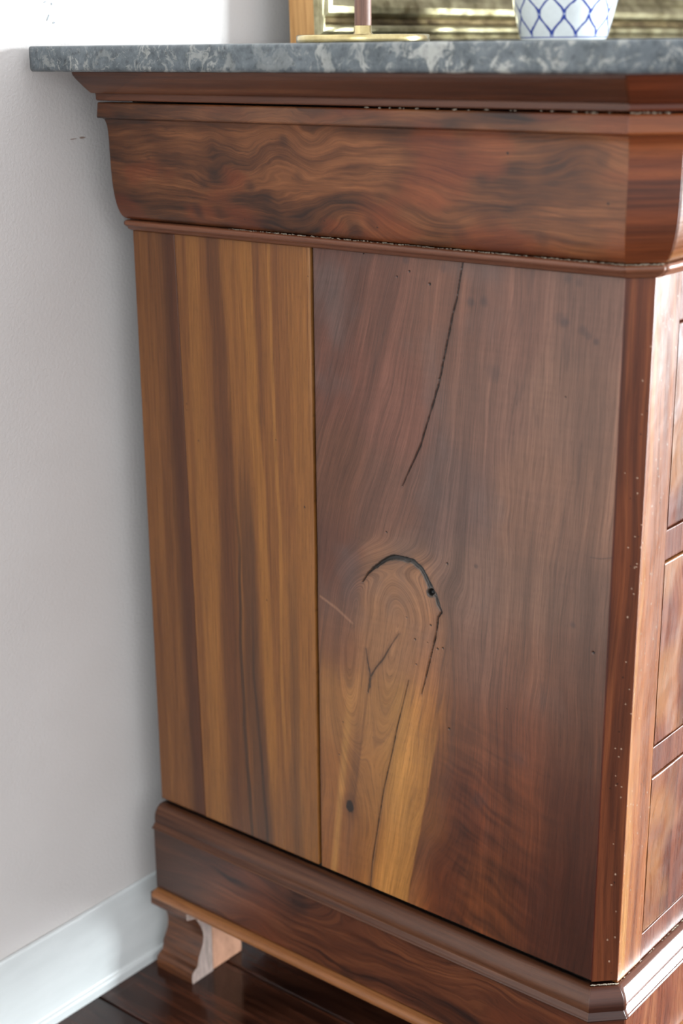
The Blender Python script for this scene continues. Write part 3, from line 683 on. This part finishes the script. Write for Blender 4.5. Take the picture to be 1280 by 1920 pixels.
# ---- front: stiles, rails and three drawers
def front_piece(name, x0, x1, z0, z1, mat, paint, nu, nv, proud=0.0, parent=None, r=0.0008, wave=0.0, seed=0, th=0.010, rx=1.0, **props):
    yf = YF-CH
    u = np.linspace(0, 1, nu)
    xs = x0+(x1-x0)*u; zs = z1+(z0-z1)*np.linspace(0, 1, nv)
    # extra points near the rims for the rounded edge
    xs = np.unique(np.r_[x0, x0+r*0.15, x0+r*0.45, x0+r, xs[(xs > x0+r) & (xs < x1-r)], x1-r, x1-r*0.45, x1-r*0.15, x1])
    zs = np.unique(np.r_[z0, z0+r*0.15, z0+r*0.45, z0+r, zs[(zs > z0+r) & (zs < z1-r)], z1-r, z1-r*0.45, z1-r*0.15, z1])[::-1]
    X, Z = np.meshgrid(xs, zs)
    Y = np.full(X.shape, yf-proud)
    if wave: Y = Y-wave*fbm(X*55, Z*38, seed, 3)
    for e, r in ((X-x0, r*rx), (x1-X, r*rx), (Z-z0, r), (z1-Z, r)):
        k = np.clip(1-e/r, 0, 1); Y = Y+r*(1-np.sqrt(np.clip(1-k*k, 0, 1)))
    col, grain = paint(X, 0*X, Z) if not getattr(paint, 'flat', False) else paint(X, Z)
    return grid(name, np.stack([X, Y, Z], -1), mat, parent or com, col=col, grain=grain, back=(0, th, 0), **props)
def specks(fn, n, x0, x1, z0, z1, seed):
    def f(L, A, Z):
        c, g = fn(L, A, Z); rng = np.random.RandomState(seed)
        for i in range(n):
            a = x0+(x1-x0)*rng.rand(); b_ = z0+(z1-z0)*rng.rand(); rr = 0.0004+0.0003*rng.rand()
            m = sstep(rr*1.4, rr*0.5, np.hypot(L-a, Z-b_)); c = mix(c, lin((236, 224, 206)) if rng.rand() < 0.8 else lin((40, 22, 14)), m*0.9)
        return c, g
    return f
XS = 0.0555
stile_p = specks(plain_wood((124, 60, 30), (186, 108, 54), (222, 154, 84), 93, f=(90, 220, 520), vertical=True, warp=0.012, amp=1.1), 90, CH, XS, ZB, ZT, 8)
front_piece('front_stile', CH, XS, ZB, ZT, M_POLISH, stile_p, 60, 520, r=0.0005, wave=0.00022, seed=4)
front_piece('front_stile', W-XS, W-CH, ZB, ZT, M_POLISH, stile_p, 6, 12)
rail_p = plain_wood((96, 44, 26), (140, 72, 44), (176, 108, 74), 95, f=(60, 160, 400), vertical=True, warp=0.010)
for z0, z1 in ((0.7395, ZT), (0.5535, 0.5785), (0.3690, 0.3950), (ZB, 0.2225)):
    front_piece('drawer_rail', XS+0.00005, W-XS-0.00005, z0, z1, M_POLISH, rail_p, 300, 20, rx=0.08, proud=-0.0002, wave=0.00015, seed=6)
def drawer_paint(seed):
    base = plain_wood((86, 38, 24), (146, 76, 48), (190, 120, 78), seed, f=(45, 130, 380), vertical=True, warp=0.030, amp=1.25)
    def f(L, A, Z):
        c, g = base(L, A, Z)
        m = sstep(0.0, 0.7, fbm(L*16+3, Z*16, seed+3, 3)); return mix(c, lin((204, 136, 70)), m*0.55), g
    return f
for i, (z0, z1) in enumerate(((0.5800, 0.7385), (0.3965, 0.5520), (0.2240, 0.3675))):
    front_piece('drawer_front', XS+0.0001, W-XS-0.0001, z0, z1, M_POLISH, drawer_paint(101+i*7), 520, 150, rx=0.08, proud=0.0004, r=0.0016, wave=0.00045, seed=20+i)

# ---- base: roll moulding, apron and foot bead
roll = smooth_prof([(-0.0010, 0.1962), (0.0022, 0.1962), (0.0068, 0.1940), (0.0102, 0.1890), (0.0116, 0.1835), (0.0112, 0.1785)], 2)
roll = np.vstack([roll, [(0.0128, 0.1768), (0.0140, 0.1752), (0.0153, 0.1746), (0.0158, 0.1738), (0.0156, 0.1728), (0.0140, 0.1722), (0.0130, 0.1721)]])
rp = plain_wood((44, 22, 13), (80, 46, 28), (110, 70, 46), 121, f=(90, 260, 600))
moulding('base_moulding', roll, 0, 500, 60, M_VENEER, rp, closing=0.004)
moulding('base_moulding', roll, 1, 60, 60, M_VENEER, plain_wood((36, 16, 10), (66, 32, 18), (92, 50, 32), 123), closing=0.004)
moulding('base_moulding', roll, 2, 260, 60, M_ROLL, plain_wood((70, 34, 22), (112, 62, 42), (150, 96, 70), 125), closing=0.004)
for k in (3, 4): moulding('base_moulding', roll, k, 8, 20, M_VENEER, rp, closing=0.004)
apron = [(0.0110, 0.1723), (0.0128, 0.1719), (0.0132, 0.1712), (0.0134, 0.1050), (0.0128, 0.1036), (0.0105, 0.1030)]
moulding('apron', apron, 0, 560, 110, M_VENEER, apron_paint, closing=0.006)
moulding('apron', apron, 1, 50, 90, M_VENEER, plain_wood((52, 22, 12), (92, 44, 24), (124, 68, 40), 131), closing=0.006)
moulding('apron', apron, 2, 400, 90, M_POLISH, drawer_paint(133), closing=0.006)
for k in (3, 4): moulding('apron', apron, k, 8, 10, M_VENEER, rp, closing=0.006)
fb = smooth_prof([(0.010, 0.1028), (0.0185, 0.1025), (0.0212, 0.0998), (0.0212, 0.0955), (0.0190, 0.0932), (0.012, 0.0930)], 2)
fbp = plain_wood((96, 56, 32), (140, 88, 50), (176, 120, 74), 141, f=(120, 300, 600))
for k, nu in ((0, 400), (1, 20), (2, 120), (3, 4), (4, 10)): moulding('foot_bead', fb, k, nu, 30, M_VENEER, fbp, closing=0.006)
box('carcass', (0.008, YF+0.004, 0.0936), (W-0.008, G, 0.100), M_DARK, com)

# ---- bracket feet: moulded facing with sawn end, plus a square glue block behind it
def foot_profile():
    return [(-0.0115, 0.0928), (-0.0120, 0.0800), (-0.0105, 0.0775), (-0.0040, 0.0762), (0.0010, 0.0745), (0.0040, 0.0690), (0.0078, 0.0620), (0.0104, 0.0545), (0.0110, 0.0470), (0.0098, 0.0400), (0.0062, 0.0330), (0.0030, 0.0275),
            (0.0018, 0.0210), (0.0004, 0.0165), (-0.0040, 0.0148), (-0.0075, 0.0120), (-0.0082, 0.0060), (-0.0075, 0.0000)]
def foot(y0, y1, sx=1, xo=0.0, blk=True):
    pf = foot_profile(); pts = [(xo+sx*x, y0, z) for x, z in pf]+[(xo+sx*0.0235, y0, 0.0), (xo+sx*0.0235, y0, 0.0928)]
    n = len(pts); a = np.array(pts); V = np.concatenate([a, a+np.array((0, y1-y0, 0))])
    F = [tuple(range(n))[::-1], tuple(range(n, 2*n))] + [(i, (i+1) % n, n+(i+1) % n, n+i) for i in range(n)]
    me = bpy.data.meshes.new('bracket_foot'); me.from_pydata(V.tolist(), [], F)
    import bmesh
    bm = bmesh.new(); bm.from_mesh(me); bmesh.ops.recalc_face_normals(bm, faces=bm.faces[:]); bm.to_mesh(me); bm.free()
    for i, p in enumerate(me.polygons):
        p.material_index = 1 if len(p.vertices) > 4 else 0
    o = link('bracket_foot', me, [M_FOOT, M_ENDGRAIN], com)
    if blk:
        x = sorted((xo+sx*0.0240, xo+sx*0.0682))
        box('glue_block', (x[0], y0+0.0002, 0.0006), (x[1], y1-0.004, 0.0936), M_BLOCK, com, bev=0.0008)
foot(-0.0755, -0.0235)
foot(-0.5300, -0.4500); foot(-0.0755, -0.0235, -1, W); foot(-0.5300, -0.4500, -1, W)

# ------------------------------------------------------------------ marble slab with clipped corners
def marble():
    d = 0.0865; nseg = []
    rng = np.random.RandomState(5)
    pr = np.array([(0.0840, 0.9357), (0.0856, 0.9352), (0.0863, 0.9342), (0.0865, 0.9325), (0.0866, 0.9290), (0.0864, 0.9240), (0.0865, 0.9190), (0.0862, 0.9168), (0.0850, 0.9156), (0.0835, 0.9151)])
    path = []
    yb = -0.0125
    def cn(k, dd):
        c = corner(k, dd); return (c[0], yb) if k in (0, 5) else c
    rows = []
    for dd, z in pr:
        ring = []
        for k in range(5):
            a = np.array(cn(k, dd)); b = np.array(cn(k+1, dd)); n = [150, 24, 220, 8, 40][k]
            for j in range(n): ring.append(a+(b-a)*j/n)
        ring.append(np.array(cn(5, dd)))
        ring = np.array(ring); rows.append(np.c_[ring, np.full(len(ring), z)])
    P = np.array(rows)
    wob = 0.0005*fbm(P[..., 0]*60+P[..., 1]*70, P[..., 2]*200, 9, 3)
    P[..., 2] += np.where(P[..., 2] < 0.918, -0.0, 0)*1 + wob*0.35
    P[..., 0] += wob*0.6; P[..., 1] += wob*0.6
    nv, nu = P.shape[:2]; idx = np.arange(nv*nu).reshape(nv, nu)
    q = np.stack([idx[:-1, :-1], idx[:-1, 1:], idx[1:, 1:], idx[1:, :-1]], -1).reshape(-1, 4)
    loops = list(q.ravel()); st = list(np.arange(len(q))*4); tot = [4]*len(q)
    for f in (idx[0][::-1], idx[-1], np.r_[idx[:, 0][::-1], idx[:, -1]][::-1]):
        st.append(len(loops)); tot.append(len(f)); loops += list(f)
    me = raw_mesh('marble_top', P.reshape(-1, 3), loops, st, tot, None, True)
    sm = np.ones(len(st), bool); sm[-3:] = False; me.polygons.foreach_set('use_smooth', sm)
    return link('marble_top', me, M_MARBLE, None, label='grey marble slab with pale veins lying on the walnut commode', category='marble top')
marble()
MT = 0.9357

# ------------------------------------------------------------------ things on the marble
lamp = empty('table_lamp', (0.1289, -0.20, MT), label='flat round brass base carrying a slim brown stem, left of the vase', category='lamp')
lathe('lamp_base', [(0.0001, 0.0), (0.0560, 0.0), (0.0578, 0.0006), (0.0582, 0.0018), (0.0582, 0.0058), (0.0576, 0.0068), (0.0564, 0.0072), (0.020, 0.0074), (0.0001, 0.0074)], M_BRASS, lamp, 128, flip=True)
lathe('collar', [(0.0090, 0.0074), (0.0086, 0.0082), (0.0078, 0.0088), (0.0078, 0.0142), (0.0072, 0.0148), (0.0001, 0.0148)], M_BRASS, lamp, 48, flip=True)
lathe('stem', [(0.0073, 0.0146), (0.0073, 0.28), (0.006, 0.283), (0.0001, 0.284)], M_POST, lamp, 48, flip=True)
lathe('candle_cup', [(0.006, 0.2830), (0.020, 0.286), (0.022, 0.291), (0.021, 0.292), (0.010, 0.289), (0.0095, 0.31), (0.008, 0.31), (0.008, 0.288), (0.0001, 0.288)], M_BRASS, lamp, 48, flip=True)

def vase_col(th, z, k):
    white = lin((226, 232, 232)); c = np.broadcast_to(white, th.shape+(3,)).copy()
    r = 0.0436+z*0.27
    per = 2*math.pi/12; zz = (z-0.0062)/0.0205
    wob = 0.035*fbm(th*9, z*160, 3, 2)
    off = 0.25*(1-np.cos(math.pi*zz))
    m = np.zeros(th.shape); core = np.zeros(th.shape)
    for s in (1, -1):
        u = (th+0.25)/per+s*off+wob
        dd = np.abs(u-np.round(u))*per*r
        wd_ = 0.00135+0.0004*fbm(th*14, z*220, 7, 2)
        e = sstep(wd_+0.00035, wd_-0.0002, dd); m = np.maximum(m, e)
        core = np.maximum(core, sstep(0.0006, 0.0001, dd)*e)
    m = m*(z > 0.0052)
    c = mix(c, lin((30, 52, 142)), m); c = mix(c, lin((84, 108, 186)), core*0.5*(z > 0.0052))
    u0 = (th+0.25)/per
    for zz0, ph in ((0.0062, 0.0), (0.0267, 0.5), (0.0472, 0.0), (0.0677, .5), (0.0882, 0), (0.1087, .5)):
        u = u0+ph; dd = np.hypot((u-np.round(u))*per*r, z-zz0); c = mix(c, lin((170, 184, 220)), sstep(0.0011, 0.0007, dd))
    ring = sstep(0.0007, 0.0003, np.abs(z-0.0046))+sstep(0.0007, 0.0003, np.abs(z-0.122)); c = mix(c, lin((52, 70, 158)), np.clip(ring, 0, 1)*0.95)
    inner = k > 330
    c[inner] = white
    return c
zz = np.linspace(0, 1, 320)
outer = [(0.0001, 0.0006), (0.0405, 0.0004), (0.0420, 0.0), (0.0432, 0.0006)]+[(0.0434+0.0268*t**0.82+0.0008*t, 0.0010+0.128*t) for t in zz]
vprof = outer+[(0.0712, 0.1296), (0.0705, 0.1303), (0.0692, 0.1296), (0.0655, 0.110), (0.0560, 0.060), (0.0440, 0.012), (0.0300, 0.0060), (0.0001, 0.0055)]
vase = lathe('vase', vprof, M_CHINA, None, 480, vase_col, flip=True)
vase.location = (0.4663, -0.20, MT)
vase['label'] = 'white porcelain vase painted with a blue lattice on the marble top'; vase['category'] = 'vase'

# ------------------------------------------------------------------ gilded frame leaning on the wall
FX0, FX1, FH, FD = 0.2215, 1.13, 0.80, 0.034
frame = empty('mirror_frame', (0, -0.0365, MT), label='gilded mirror frame with bare wood side leaning behind the lamp and vase', category='mirror')
LEAN = math.radians(2.6)
frame.rotation_euler = (-0*LEAN, 0, 0)
fprof = [(0.0, 0.0), (0.0, 0.031), (0.0010, 0.0335), (0.0030, 0.0345), (0.0048, 0.0335), (0.0056, 0.0315), (0.0070, 0.0310), (0.0110, 0.0335), (0.0145, 0.0330), (0.0168, 0.0300), (0.0178, 0.0255), (0.0200, 0.0225), (0.0235, 0.0215), (0.0255, 0.0240), (0.0290, 0.0265), (0.0350, 0.0262), (0.0420, 0.0225), (0.0480, 0.0170), (0.0520, 0.0150), (0.0540, 0.0165), (0.0560, 0.0150), (0.0565, 0.008), (0.0565, 0.0)]
# (inset from the outer edge, depth towards the room)
def frame_rail(a, b, inward, name='frame_rail'):
    """a, b: outer corners (x, z); inward: unit vector"""
    a = np.array(a, float); b = np.array(b, float); t = (b-a)/np.hypot(*(b-a)); inn = np.array(inward, float)
    n = 60; V = []; F = []; mi = []
    for j in range(n+1):
        for ins, dep in fprof:
            p0 = a+inn*ins+t*ins; p1 = b+inn*ins-t*ins; p = p0+(p1-p0)*j/n
            wv = 0.0004*float(noise(np.array(j*0.9+ins*300), np.array(dep*500.0), 3))
            V.append((p[0], -dep-(wv if dep > 0.005 else 0), p[1]))
    m = len(fprof)
    for j in range(n):
        for i in range(m):
            F.append((j*m+i, j*m+(i+1) % m, (j+1)*m+(i+1) % m, (j+1)*m+i)); mi.append(1 if i == 0 else (2 if i in (9, 10, 11) else 0))
    F += [tuple(range(m))[::-1], tuple(range(n*m, n*m+m))]; mi += [0, 0]
    me = bpy.data.meshes.new(name); me.from_pydata(V, [], F)
    me.polygons.foreach_set('material_index', mi)
    import bmesh
    bm = bmesh.new(); bm.from_mesh(me); bmesh.ops.recalc_face_normals(bm, faces=bm.faces[:]); bm.to_mesh(me); bm.free()
    return link(name, me, [M_GILT, M_RAWPINE, M_GILT2], frame)
frame_rail((FX0, 0), (FX1, 0), (0, 1)); frame_rail((FX0, FH), (FX1, FH), (0, -1))
frame_rail((FX0, 0), (FX0, FH), (1, 0)); frame_rail((FX1, 0), (FX1, FH), (-1, 0))
box('mirror_glass', (FX0+0.055, -0.0085, 0.055), (FX1-0.055, -0.0045, FH-0.055), M_MIRROR, frame)
box('backing_board', (FX0+0.045, -0.0045, 0.045), (FX1-0.045, -0.0005, FH-0.045), M_RAWPINE, frame)
# lean: turn the whole frame about its rear lower edge so the front edge lifts off the marble
th_ = math.radians(1.6)
frame.rotation_euler = (-th_, 0, 0)
